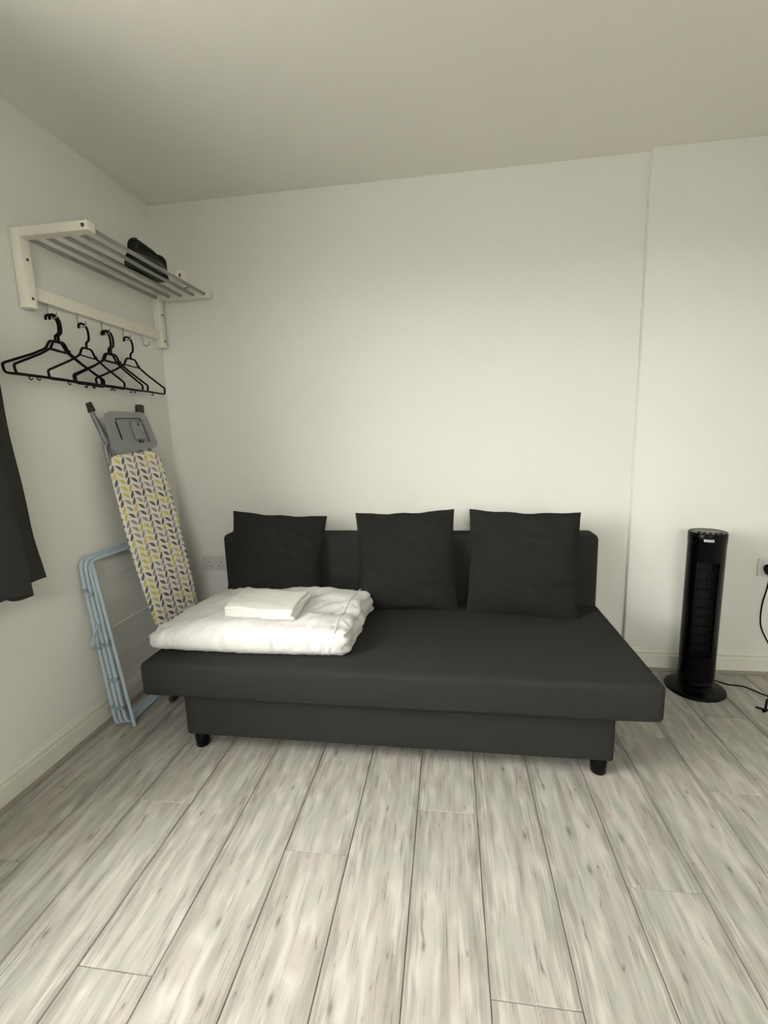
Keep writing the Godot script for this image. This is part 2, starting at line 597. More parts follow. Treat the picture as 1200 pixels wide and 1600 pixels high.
func build_sofa() -> void:
	var t := thing("sofa_bed", "charcoal grey fabric three-seat sofa bed on short black legs", "sofa", Vector3(1.272, 0, 0.5))
	var cx := 1.272
	# mattress
	var sx := 1.876
	var crown := func(p: Vector3) -> Vector3:
		var q := p
		if p.y > 0.0:
			q.y += 0.010 * (1.0 - pow(absf(p.x) / (sx * 0.5), 4.0)) * (1.0 - pow(absf(p.z) / 0.37, 4.0)) * clampf(p.y / 0.06, 0, 1)
		q.y += 0.0016 * sin(p.x * 9.0 + 1.0) * sin(p.z * 11.0)
		if p.z > 0.3: q.z += 0.004 * sin(p.x * 3.1 + 0.6)
		return q
	part("mattress", rbox(Vector3(sx, 0.136, 0.745), 0.021, 4, Vector3i(40, 2, 18), crown), M.sofa, t, Vector3(0, 0.318, 0.528 - 0.5))
	# piping seam along the lower front edge
	part("front_seam", tube(smooth([Vector3(-0.92, 0.262, 0.398), Vector3(-0.4, 0.262, 0.398), Vector3(0.3, 0.262, 0.399), Vector3(0.92, 0.262, 0.398)], 4), 0.0022, 6), M.sofa, t)
	# storage base
	part("storage_base", rbox(Vector3(1.592, 0.178, 0.74), 0.012, 3, Vector3i(12, 2, 6)), M.sofa, t, Vector3(0.005, 0.161, 0.49 - 0.5))
	# backrest
	var back := func(p: Vector3) -> Vector3:
		var q := p
		q.z += 0.004 * sin(p.x * 4.0) * clampf(p.y * 3.0, 0, 1)
		return q
	part("backrest", rbox(Vector3(1.865, 0.46, 0.135), 0.028, 4, Vector3i(24, 6, 2), back), M.sofa, t, Vector3(0, 0.50, 0.113 - 0.5))
	for x in [0.515, 2.037]:
		for z in [0.812, 0.2]:
			part("leg", lathe([Vector2(0, 0), Vector2(0.024, 0), Vector2(0.0262, 0.003), Vector2(0.0285, 0.073), Vector2(0, 0.073)], 24), M.leg, t, Vector3(x - cx, 0, z - 0.5))

func cushion_mesh(s: float, thick: float, seed_n: int, sag: float) -> ArrayMesh:
	var n := 44
	var nz := noise(seed_n, 1.0, 3)
	var st := begin()
	for side in [1.0, -1.0]:
		var rows := []
		for i in n + 1:
			var v := 1.0 - 2.0 * i / n
			var row := PackedVector3Array()
			for j in n + 1:
				var u := -1.0 + 2.0 * j / n
				var ex := 1.0 - 0.055 * (1.0 - v * v) - 0.012 * sin(v * 7.0 + seed_n) * (1.0 - v * v)
				var ey := 1.0 - 0.05 * (1.0 - u * u) - 0.014 * sin(u * 9.0 + seed_n * 2.0) * (1.0 - u * u)
				var prof := pow(maxf(1.0 - pow(absf(u), 2.4), 0.0), 0.62) * pow(maxf(1.0 - pow(absf(v), 2.4), 0.0), 0.62)
				prof *= 1.0 + sag * (-v) * 0.45
				var wr := nz.get_noise_2d(u * 2.2 + seed_n, v * 3.6 + u * 1.2) * 0.010
				# a diagonal pull crease and one fold low down
				var cr := -0.010 * exp(-pow((v + 0.28 + 0.35 * u + 0.08 * sin(u * 5.0)) / 0.045, 2.0)) * smoothstep(0.0, 0.7, u)
				cr += -0.007 * exp(-pow((v + 0.62 - 0.3 * u) / 0.05, 2.0)) * smoothstep(-0.1, 0.8, u)
				cr += 0.006 * exp(-pow((v + 0.35 - 0.4 * u) / 0.08, 2.0)) * smoothstep(0.3, -0.5, u)
				var edge := minf(1.0, minf(1.0 - absf(u), 1.0 - absf(v)) * 8.0)
				var z: float = side * (thick * prof + (wr + cr) * edge + 0.0016)
				row.append(Vector3(u * ex * s * 0.5, v * ey * s * 0.5, z))
			rows.append(row)
		grid(st, rows, true, false, side < 0.0)
	return done(st)

func build_cushions() -> void:
	# the corner positions come from the seat: bottom edge out on the mattress, top leaning on the backrest
	var specs := [
		["dark grey square cushion behind the white folded duvet", Vector3(0.655, 0.612, 0.252), 0.475, 0.075, -4.5, -15.0, 21, 6.0],
		["dark grey square cushion in the middle of the sofa", Vector3(1.305, 0.620, 0.257), 0.475, 0.078, 2.0, -13.0, 34, 0.0],
		["dark grey square cushion at the right end of the sofa", Vector3(1.842, 0.612, 0.270), 0.492, 0.080, -1.2, -14.0, 57, -6.0]]
	for s in specs:
		var b := Basis.from_euler(Vector3(deg_to_rad(s[5]), deg_to_rad(s[7]), 0)) * Basis(Vector3(0, 0, 1), deg_to_rad(s[4]))
		var c := thing("cushion", s[0], "cushion", s[1] - Vector3(0, 0.23, 0), Basis(), "cushions on the sofa")
		part("cushion_cover", cushion_mesh(s[2], s[3], s[6], 0.25), M.cushion, c, Vector3(0, 0.23, 0), b)
		# the seam that runs round the rim
		var seam := []
		var h: float = s[2] * 0.5
		for k in 49:
			var u := 0.0
			var v := 0.0
			var e := k % 48
			if e < 12: u = -1.0 + e / 6.0; v = 1.0
			elif e < 24: u = 1.0; v = 1.0 - (e - 12) / 6.0
			elif e < 36: u = 1.0 - (e - 24) / 6.0; v = -1.0
			else: u = -1.0; v = -1.0 + (e - 36) / 6.0
			var ex := 1.0 - 0.055 * (1.0 - v * v) - 0.012 * sin(v * 7.0 + s[6]) * (1.0 - v * v)
			var ey := 1.0 - 0.05 * (1.0 - u * u) - 0.014 * sin(u * 9.0 + s[6] * 2.0) * (1.0 - u * u)
			seam.append(Vector3(u * ex * h, v * ey * h, 0))
		part("edge_seam", tube(PackedVector3Array(seam), 0.0026, 6), M.cushion, c, Vector3(0, 0.23, 0), b)

# ---------------------------------------------------------------- bedding
func build_bedding() -> void:
	var x0 := 0.345
	var x1 := 1.165
	var zf := 0.795
	var zb := 0.33
	var d := thing("duvet", "plump white duvet folded up on the left end of the sofa", "duvet", Vector3(0.75, SEAT_Y, 0.56))
	var n1 := noise(71, 1.0, 2)
	var n2 := noise(83, 1.0, 2)
	var sx := 0.80
	var sy := 0.108
	var sz := 0.50
	var shape := func(p: Vector3) -> Vector3:
		var q := p
		var u := p.x / (sx * 0.5)
		var v := p.z / (sz * 0.5)
		var top := clampf((p.y + sy * 0.5) / sy, 0, 1)
		# plan: the front edge bows out, the left end pulls in to a soft point at the front
		q.z += 0.020 * (1.0 - u * u) * clampf(v, 0, 1)
		q.x += -0.045 * clampf(-u, 0, 1) * smoothstep(-0.2, 1.0, v) + 0.05 * clampf(-u, 0, 1) * smoothstep(0.2, -1.0, v)
		q.x += -0.018 * clampf(u, 0, 1) * (1.0 - v * v) + 0.012 * clampf(u, 0, 1) * smoothstep(0.4, -1.0, v)
		# loft
		q.y += top * (0.016 * sin((u + 1.0) * 1.7) * cos(v * 1.2) + 0.016 * n1.get_noise_2d(u * 1.1 + 3.0, v * 1.3))
		q.y -= top * 0.030 * smoothstep(-0.55, -1.0, u) * smoothstep(-0.6, 0.9, v)
		# wrinkles that run across the front roll and fan out over the top
		var dirn := u * 3.4 + v * 1.6
		var w := n2.get_noise_2d(dirn * 1.7, (v - u * 0.4) * 0.8)
		var w2 := absf(n1.get_noise_2d(dirn * 2.4 + 9.0, (v - u * 0.5) * 0.9 + 4.0))
		q.y += top * (0.007 * w - 0.010 * pow(1.0 - w2, 6.0) * smoothstep(1.2, 0.2, absf(v - 0.2)))
		if v > 0.6:
			q.z += 0.006 * w - 0.007 * pow(1.0 - w2, 7.0)
		# the right end shows the turned layers
		if u > 0.93:
			var lob := absf(sin(top * 8.2 + 0.35 * sin(v * 4.0)))
			q.x += 0.020 * pow(lob, 0.6) - 0.014 + 0.014 * n1.get_noise_2d(v * 1.6, top * 1.2) + 0.005 * sin(v * 5.0 + top * 3.0)
		if u < -0.93: q.x += 0.010 * n1.get_noise_2d(v * 3.0, top * 2.0)
		return q
	part("duvet_cover", rbox(Vector3(sx, sy, sz), 0.046, 6, Vector3i(90, 8, 44), shape), M.cotton, d, Vector3(0, sy * 0.5 - 0.001, 0))
	# stitched hem that runs over the top and down the front near the right end
	var hem := []
	for k in 33:
		var z := lerpf(-0.235, 0.22, minf(k / 24.0, 1.0))
		var y := sy * 0.5
		var p := Vector3(0.335, y, z)
		if k > 24:
			var a := (k - 24) / 8.0 * 0.5 * PI
			p = Vector3(0.335, sy * 0.5 - 0.046 + 0.046 * cos(a) - (0.03 if k == 32 else 0.0), 0.204 + 0.046 * sin(a))
		var q: Vector3 = shape.call(p)
		hem.append(q + Vector3(0, sy * 0.5 + 0.0005, 0))
	part("hem_seam", tube(PackedVector3Array(hem), 0.0021, 6), M.cotton, d)

	# folded sheet on top: a few wide folds, the loose ends at the right
	var sh := thing("folded_sheet", "small folded white cotton sheet lying on top of the duvet", "sheet", Vector3(0.752, SEAT_Y + 0.112, 0.618), Basis(Vector3.UP, deg_to_rad(-1.5)))
	var ns := noise(97, 1.0, 2)
	for k in 4:
		var form := func(p: Vector3) -> Vector3:
			var q := p
			q.y += 0.004 * ns.get_noise_2d(p.x * 7.0, p.z * 7.0) + 0.0012 * k * sin(p.x * 14.0 + k)
			q.y -= 0.005 * smoothstep(0.05, 0.12, p.z) * k * 0.33
			q.x += 0.007 * clampf(p.x / 0.14, 0, 1) * sin(p.z * 17.0 + k * 1.7) + 0.006 * clampf(-p.x / 0.14, 0, 1) * sin(p.z * 9.0)
			q.z += 0.004 * sin(p.x * 11.0 + k * 0.4) * signf(p.z) * clampf(absf(p.z) / 0.1, 0, 1)
			return q
		part("fold", rbox(Vector3(0.300 - 0.005 * (k % 2), 0.0142, 0.214), 0.0068, 4, Vector3i(28, 1, 20), form), M.sheet, sh, Vector3(-0.002 * (k % 2), 0.0068 + 0.0112 * k, -0.001 * k))

# ---------------------------------------------------------------- hat rack and hangers
func build_rack() -> void:
	var zn := 0.838
	var zf := 0.012
	var r := thing("hat_rack", "white wooden hat rack with five steel bars on left wall", "wall rack", Vector3(0.0, 1.70, 0.425))
	var o := Vector3(0, 1.70, 0.425)
	for z in [zn - 0.038, zf]:
		var st := begin()
		add_bar(st, Vector3(0.001, 1.703, z) - o, Vector3(0.040, 1.9655, z + 0.038) - o, 0.0025)
		add_bar(st, Vector3(0.0385, 1.934, z) - o, Vector3(0.304, 1.9655, z + 0.038) - o, 0.0025)
		var br := part("bracket", done(st), M.wood_white, r)
		for y in [1.735, 1.865]:
			part("screw", lathe([Vector2(0, 0), Vector2(0.0055, 0), Vector2(0.005, 0.0016), Vector2(0, 0.0016)], 12), M.screw, br, Vector3(0.0402, y, z + 0.019) - o, Basis(Vector3(0, 0, 1), -PI / 2))
		if z > 0.5:
			var bolt := part("bolt", lathe([Vector2(0, 0), Vector2(0.0068, 0), Vector2(0.006, 0.002), Vector2(0.003, 0.002), Vector2(0.003, 0.001), Vector2(0, 0.001)], 14), M.screw, br, Vector3(0.286, 1.950, z + 0.0382) - o, Basis(Vector3(1, 0, 0), PI / 2))
			bolt.set_meta("label", "dark steel bolt in the bracket end")
	for x in [0.026, 0.095, 0.163, 0.230, 0.290]:
		part("bar", tube(PackedVector3Array([Vector3(x, 1.948, zf + 0.03) - o, Vector3(x, 1.948, zn - 0.03) - o]), 0.0078, 12), M.steel, r)
	part("rail", bar(Vector3(0.004, 1.740, zf + 0.036) - o, Vector3(0.026, 1.785, zn - 0.036) - o, 0.002), M.wood_white, r)
	for z in HOOK_Z:
		var c := [Vector3(0.016, 1.745, z), Vector3(0.016, 1.705, z), Vector3(0.020, 1.692, z), Vector3(0.034, 1.687, z), Vector3(0.048, 1.692, z), Vector3(0.052, 1.708, z)]
		var pts := smooth(c, 4)
		for i in pts.size(): pts[i] -= o
		part("hook", tube(pts, 0.0026, 8), M.steel, r)

const HOOK_Z := [0.735, 0.592, 0.457, 0.322, 0.182]

func hanger_into(root: Node3D) -> void:
	# local: x across, y up; the hook rests on the origin
	var st := begin()
	var hk := [Vector3(-0.031, -0.012, 0), Vector3(-0.028, 0.002, 0), Vector3(-0.012, 0.010, 0), Vector3(0.006, 0.007, 0), Vector3(0.018, -0.008, 0), Vector3(0.021, -0.028, 0), Vector3(0.018, -0.048, 0), Vector3(0.008, -0.058, 0), Vector3(0.001, -0.066, 0), Vector3(0.0, -0.088, 0)]
	add_tube(st, smooth(hk, 4), 0.0047, 8)
	part("hook", done(st), M.hanger, root)
	st = begin()
	var body := [Vector3(-0.026, -0.085, 0), Vector3(0.026, -0.085, 0), Vector3(0.046, -0.117, 0), Vector3(0.100, -0.146, 0), Vector3(0.222, -0.199, 0), Vector3(0.216, -0.228, 0), Vector3(0.0, -0.224, 0), Vector3(-0.216, -0.228, 0), Vector3(-0.222, -0.199, 0), Vector3(-0.100, -0.146, 0), Vector3(-0.046, -0.117, 0)]
	add_tube(st, rounded(body, 0.011, 5, true), 0.0045, 8)
	part("frame", done(st), M.hanger, root)
	st = begin()
	add_tube(st, PackedVector3Array([Vector3(-0.044, -0.116, 0), Vector3(0.0, -0.119, 0), Vector3(0.044, -0.120, 0)]), 0.0032, 8)
	add_tube(st, smooth([Vector3(0.036, -0.120, 0), Vector3(0.045, -0.118, 0.004), Vector3(0.047, -0.110, 0.004)], 3), 0.0028, 6)
	part("crossbar", done(st), M.hanger, root)
	for s in [-1.0, 1.0]:
		var c := [Vector3(s * 0.128, -0.225, 0), Vector3(s * 0.128, -0.236, 0), Vector3(s * 0.122, -0.241, 0), Vector3(s * 0.115, -0.236, 0)]
		part("strap_hook", tube(smooth(c, 3), 0.0021, 6), M.hanger, root)

func build_hangers() -> void:
	var specs := [
		[0, 0.026, 4.0, 0.0, "black plastic hanger nearest the room, in front on the first hook"],
		[0, 0.014, -3.0, -1.2, "black plastic hanger behind another on the first hook"],
		[1, 0.022, 3.0, 0.3, "single black plastic hanger on the second hook"],
		[2, 0.027, -2.0, 0.0, "black plastic hanger in front on the third hook"],
		[2, 0.015, 2.5, 0.8, "black plastic hanger behind another on the third hook"],
		[3, 0.022, -4.0, -0.4, "single black plastic hanger on the fourth hook, next to the empty one"]]
	var first: Node3D = null
	for s in specs:
		var z: float = HOOK_Z[s[0]]
		var b := Basis(Vector3.UP, PI / 2 + deg_to_rad(s[2])) * Basis(Vector3(0, 0, 1), deg_to_rad(s[3]))
		var at := Vector3(0.020 + s[1], 1.6875, z + 0.002)
		if first == null:
			first = thing("clothes_hanger", s[4], "hanger", at, b, "black hangers under the rack")
			hanger_into(first)
		else:
			var c: Node3D = first.duplicate()
			c.name = numbered("clothes_hanger")
			add_child(c)
			c.transform = Transform3D(b, at)
			c.set_meta("label", s[4])

func build_iron() -> void:
	# nose to the room, heel to the back wall, standing on the bars
	var base := Vector3(0.195, 1.9562, 0.368)
	var t := thing("steam_iron", "dark grey steam iron lying on the bars of the rack", "iron", base, Basis(Vector3.UP, deg_to_rad(6.0)))
	var outline := func(k: float) -> PackedVector2Array:
		var pts := PackedVector2Array()
		for i in 40:
			var a := TAU * i / 40.0
			var l := cos(a)   # +1 nose
			var wd := 0.066 * sqrt(maxf(0.0, 1.0 - pow(absf(l), 2.6)))
			if l > -0.2: wd *= 1.0 - 0.38 * pow((l + 0.2) / 1.2, 1.4)
			pts.append(Vector2(signf(sin(a)) * wd * k, l * 0.142 * k))
		return pts
	var loft := func(levels: Array) -> ArrayMesh:
		var st := begin()
		var rows := []
		for q in levels:
			var row := PackedVector3Array()
			for p in outline.call(q[1]): row.append(Vector3(p.x * q[3], q[0], p.y + q[2]))
			rows.append(row)
		grid(st, rows, true, true, true)
		fan_cap(st, rows[0], false)
		fan_cap(st, rows[rows.size() - 1], true)
		return done(st)
	part("soleplate", loft.call([[0.0, 0.985, 0.0, 1.0], [0.003, 1.0, 0.0, 1.0], [0.007, 0.99, 0.0, 1.0]]), M.iron_sole, t)
	part("skirt", loft.call([[0.0065, 0.97, 0.0, 1.0], [0.02, 0.98, 0.0, 1.0], [0.032, 0.93, -0.004, 0.95]]), M.iron_dark, t)
	part("grey_band", loft.call([[0.031, 0.935, -0.004, 0.955], [0.036, 0.93, -0.006, 0.95], [0.044, 0.90, -0.010, 0.92]]), M.iron_grey, t)
	part("water_tank", loft.call([[0.043, 0.895, -0.010, 0.915], [0.058, 0.86, -0.012, 0.86], [0.072, 0.76, -0.018, 0.74], [0.082, 0.60, -0.02, 0.6]]), M.iron_dark, t)
	part("heel", rbox(Vector3(0.088, 0.088, 0.070), 0.030, 5), M.iron_dark, t, Vector3(0, 0.060, -0.098))
	var hp := smooth([Vector3(0, 0.045, 0.092), Vector3(0, 0.072, 0.096), Vector3(0, 0.092, 0.076), Vector3(0, 0.096, 0.03), Vector3(0, 0.097, -0.03), Vector3(0, 0.095, -0.08), Vector3(0, 0.080, -0.108)], 5)
	part("handle", tube(hp, 0.0175, 12), M.iron_dark, t)
	part("steam_button", rbox(Vector3(0.018, 0.010, 0.024), 0.004, 2), M.iron_grey, t, Vector3(0, 0.108, 0.072), Basis(Vector3(1, 0, 0), 0.4))
	# its plug
	var p := thing("plug", "white three-pin plug lying at the back of the rack", "plug", Vector3(0.250, 1.9562, 0.185), Basis(Vector3.UP, deg_to_rad(35.0)).scaled(Vector3.ONE * 1.2))
	part("plug_body", plate(round_poly([Vector2(-0.020, 0.0), Vector2(0.020, 0.0), Vector2(0.025, 0.030), Vector2(0.013, 0.050), Vector2(-0.013, 0.050), Vector2(-0.025, 0.030)], 0.010), -0.011, 0.011, 0.003), M.plug_white, p)
	var fuse := part("fuse_cover", rbox(Vector3(0.008, 0.013, 0.002), 0.0008, 1), M.red, p, Vector3(-0.004, 0.030, 0.0115))
	fuse.set_meta("label", "dark red fuse cover")
	for q in [Vector2(0.0, 0.040), Vector2(-0.011, 0.018), Vector2(0.011, 0.018)]:
		part("pin", rbox(Vector3(0.005, 0.004, 0.017), 0.0008, 1), M.steel, p, Vector3(q.x, q.y, -0.0185))
	# cord from the heel to the plug
	var cable := thing("iron_cord", "thin grey flex between the iron and its white plug", "cord", Vector3(0.2, 1.9565, 0.2))
	var cc := smooth([Vector3(0.176, 2.022, 0.226), Vector3(0.170, 2.016, 0.192), Vector3(0.176, 1.985, 0.165), Vector3(0.200, 1.9592, 0.140), Vector3(0.232, 1.9592, 0.120), Vector3(0.262, 1.9592, 0.140), Vector3(0.256, 1.9592, 0.172)], 6)
	for i in cc.size(): cc[i] -= Vector3(0.2, 1.9565, 0.2)
	part("flex", tube(cc, 0.0026, 8), M.grey_plastic, cable)

# ---------------------------------------------------------------- ironing board
func build_ironing_board() -> void:
	var at := Vector3(0.2719, 0.02, 0.4254)
	var up := Vector3(-0.1492, 0.9884, 0.0295).normalized()
	var across := Vector3(0.2095, 0.0608, -0.9759)
	across = (across - up * across.dot(up)).normalized()
	var b := Basis(across, up, across.cross(up))
	var t := thing("ironing_board", "ironing board with yellow and grey leaf print leaning in the corner", "ironing board", at, b)
	# outline: half width against height
	var prof := [[0.0, 0.0], [0.008, 0.028], [0.03, 0.048], [0.09, 0.068], [0.18, 0.090], [0.28, 0.110], [0.38, 0.129], [0.48, 0.140], [0.60, 0.1465], [0.80, 0.149], [1.00, 0.145], [1.09, 0.141], [1.125, 0.137], [1.148, 0.125], [1.160, 0.105], [1.165, 0.08], [1.166, 0.0]]
	var n := 28
	var thick := 0.013
	var st := begin()
	for side in [1.0, -1.0]:
		var rows := []
		var uvs := []
		for q in prof:
			var row := PackedVector3Array()
			var uvr := []
			for j in n + 1:
				var u := -1.0 + 2.0 * j / n
				var us := sin(u * PI * 0.5)
				var edge: float = sqrt(maxf(0.0, 1.0 - pow(absf(us), 14.0)))
				var endf: float = clampf(minf(q[0], 1.166 - q[0]) / 0.02, 0.0, 1.0)
				endf = sqrt(1.0 - (1.0 - endf) * (1.0 - endf))
				var z: float = side * thick * edge * endf
				var ruck: float = 0.0015 * sin(q[0] * 190.0) * smoothstep(0.9, 1.0, absf(us))
				var x: float = us * (q[1] + ruck)
				row.append(Vector3(x, q[0], z))
				uvr.append(Vector2(x / 0.49 + 0.5 + signf(us) * (thick - absf(z)) * 1.2, -q[0] / 0.485))
			rows.append(row)
			uvs.append(uvr)
		grid(st, rows, true, false, side > 0.0, uvs)
	part("cover", done(st), M.cover, t)
	# steel underside frame
	st = begin()
	add_tube(st, rounded([Vector3(-0.06, 0.12, -0.022), Vector3(-0.115, 0.5, -0.022), Vector3(-0.115, 1.22, -0.022), Vector3(0.115, 1.22, -0.022), Vector3(0.115, 0.5, -0.022), Vector3(0.06, 0.12, -0.022)], 0.03, 4), 0.008, 8)
	part("under_frame", done(st), M.grey_tube, t)
	# iron rest
	var corners := [Vector2(-0.094, 1.352), Vector2(0.112, 1.341), Vector2(0.140, 1.176), Vector2(-0.104, 1.166)]
	var inner := [Vector2(-0.060, 1.322), Vector2(0.082, 1.316), Vector2(0.102, 1.204), Vector2(-0.066, 1.194)]
	var rim := round_poly(corners, 0.032, 6)
	var well := round_poly(inner, 0.014, 6)
	var rest := part("iron_rest", plate(rim.duplicate(), -0.006, 0.000, 0.0015), M.grey_plastic, t)
	st = begin()
	var ring_rows := []
	for q in [[rim, -0.001], [rim, 0.011], [round_poly(corners, 0.032, 6), 0.013], [well, 0.013], [well, -0.0005]]:
		var rw := PackedVector3Array()
		for p in q[0]: rw.append(Vector3(p.x, p.y, q[1]))
		ring_rows.append(rw)
	for k in 4:
		grid(st, [ring_rows[k], ring_rows[k + 1]], false, true, false)
	part("tray_rim", done(st), M.grey_plastic, rest)
	part("heat_pad", plate(round_poly([Vector2(0.018, 1.303), Vector2(0.074, 1.300), Vector2(0.084, 1.222), Vector2(0.024, 1.220)], 0.008, 4), -0.001, 0.017, 0.004), M.grey_plastic, rest)
	part("slot", plate(round_poly([Vector2(-0.050, 1.308), Vector2(-0.044, 1.308), Vector2(-0.036, 1.228), Vector2(-0.043, 1.228)], 0.002, 2), -0.0005, 0.0012), M.hole, rest)
	part("slot", plate(round_poly([Vector2(-0.046, 1.322), Vector2(0.070, 1.3165), Vector2(0.070, 1.3145), Vector2(-0.046, 1.3195)], 0.0008, 2), -0.0005, 0.0012), M.hole, rest)
	part("flex_hole", plate(round_poly([Vector2(0.046, 1.216), Vector2(0.072, 1.216), Vector2(0.074, 1.206), Vector2(0.048, 1.206)], 0.002, 2), -0.0005, 0.0014), M.hole, rest)
	part("latch", rbox(Vector3(0.005, 0.018, 0.004), 0.001, 1), M.grey_plastic, rest, Vector3(0.061, 1.211, 0.003))
	for q in [Vector3(0.052, 1.287, 0.0168), Vector3(0.062, 1.240, 0.0168)]:
		part("rivet_hole", lathe([Vector2(0, 0), Vector2(0.0055 if q.y > 1.26 else 0.0025, 0), Vector2(0.005 if q.y > 1.26 else 0.002, 0.0012), Vector2(0, 0.0012)], 12), M.hole, rest, q, Basis(Vector3(1, 0, 0), PI / 2))
	# folded legs behind the board: two feet stand up past the rest, the other pair is down by the floor
	for s in [-1.0, 1.0]:
		var top := Vector3(-0.112, 1.365, -0.048) if s < 0 else Vector3(0.138, 1.350, -0.048)
		var low := Vector3(-0.012, 0.95, -0.040) if s < 0 else Vector3(0.012, 0.95, -0.040)
		var leg := part("leg", tube(PackedVector3Array([low, top]), 0.011, 12), M.grey_tube, t)
		var dir := (top - low).normalized()
		var st2 := begin()
		add_tube(st2, PackedVector3Array([top - dir * 0.006, top + dir * 0.003, top + dir * 0.030, top + dir * 0.034]), 0.0190, 14)
		var cap := part("foot_cap", done(st2), M.rubber, leg)
		cap.set_meta("label", "dark rubber foot cap")
	for s in [-1.0, 1.0]:
		var foot := Vector3(s * 0.125, 0.012, -0.030)
		var leg := part("leg", tube(rounded([Vector3(s * 0.008, 0.80, -0.034), Vector3(s * 0.02, 0.05, -0.030), foot], 0.04, 5), 0.010, 10), M.grey_tube, t)
		var st2 := begin()
		add_tube(st2, PackedVector3Array([foot + Vector3(-s * 0.020, 0.002, 0), foot + Vector3(-s * 0.004, 0, 0), foot + Vector3(s * 0.014, 0, 0)]), 0.0155, 14)
		part("foot_cap", done(st2), M.rubber, leg)

# ---------------------------------------------------------------- clothes airer
func build_airer() -> void:
	var o := Vector3(0.075, 0.0, 0.5)
	var t := thing("clothes_airer", "pale blue folded clothes airer leaning against the left wall", "clothes airer", o)
	var zn := 0.748
	var zf := 0.215
	# three nested loops, each a little further from the wall
	for k in 3:
		var xb := 0.080 + 0.019 * k
		var xt := 0.014 + 0.016 * k
		var dz := 0.006 * k
		var c := [Vector3(xb, 0.009, zn - dz), Vector3(lerpf(xb, xt, 0.5), 0.375, zn + 0.003 - dz), Vector3(xt, 0.748 - 0.004 * k, zn + 0.004 - dz), Vector3(xt, 0.748 - 0.004 * k, zf + dz), Vector3(xb, 0.009, zf + dz)]
		var pts := rounded(c, 0.042, 6, true)
		for i in pts.size(): pts[i] -= o
		part("frame", tube(pts, 0.0078, 10), M.blue, t)
		for y in ([0.62, 0.10] if k == 0 else [0.60, 0.38, 0.22, 0.09]):
			if k == 2 and y > 0.5: continue
			var f: float = y / 0.748
			part("joint", rbox(Vector3(0.021, 0.017, 0.021), 0.004, 2), M.collar, t, Vector3(lerpf(xb, xt, f), y, zn + 0.004 * f - dz) - o)
	# hanging wires
	for y in [0.641, 0.533, 0.428, 0.293, 0.198]:
		var f: float = y / 0.748
		var x := lerpf(0.080 + 0.019, 0.014 + 0.016, f)
		part("wire", tube(PackedVector3Array([Vector3(x, y, zn - 0.006) - o, Vector3(x, y, zf + 0.006) - o]), 0.0022, 6), M.wire, t)
	# straight leg in front and its far twin
	for z in [zn - 0.004, zf + 0.02]:
		part("leg", tube(PackedVector3Array([Vector3(0.160, 0.007, z - 0.003) - o, Vector3(0.066, 0.738, z + 0.002) - o]), 0.0072, 10), M.blue, t)
	# the little folding stay that sticks out at the near side
	part("stay", bar(Vector3(-0.002, -0.046, -0.006), Vector3(0.002, 0.046, 0.006), 0.0012), M.blue, t, Vector3(0.082, 0.448, 0.800) - o, Basis(Vector3(1, 0, 0), -0.63))
	part("stay", bar(Vector3(-0.002, -0.030, -0.004), Vector3(0.002, 0.030, 0.004), 0.0012), M.blue, t, Vector3(0.082, 0.392, 0.800) - o, Basis(Vector3(1, 0, 0), 0.95))

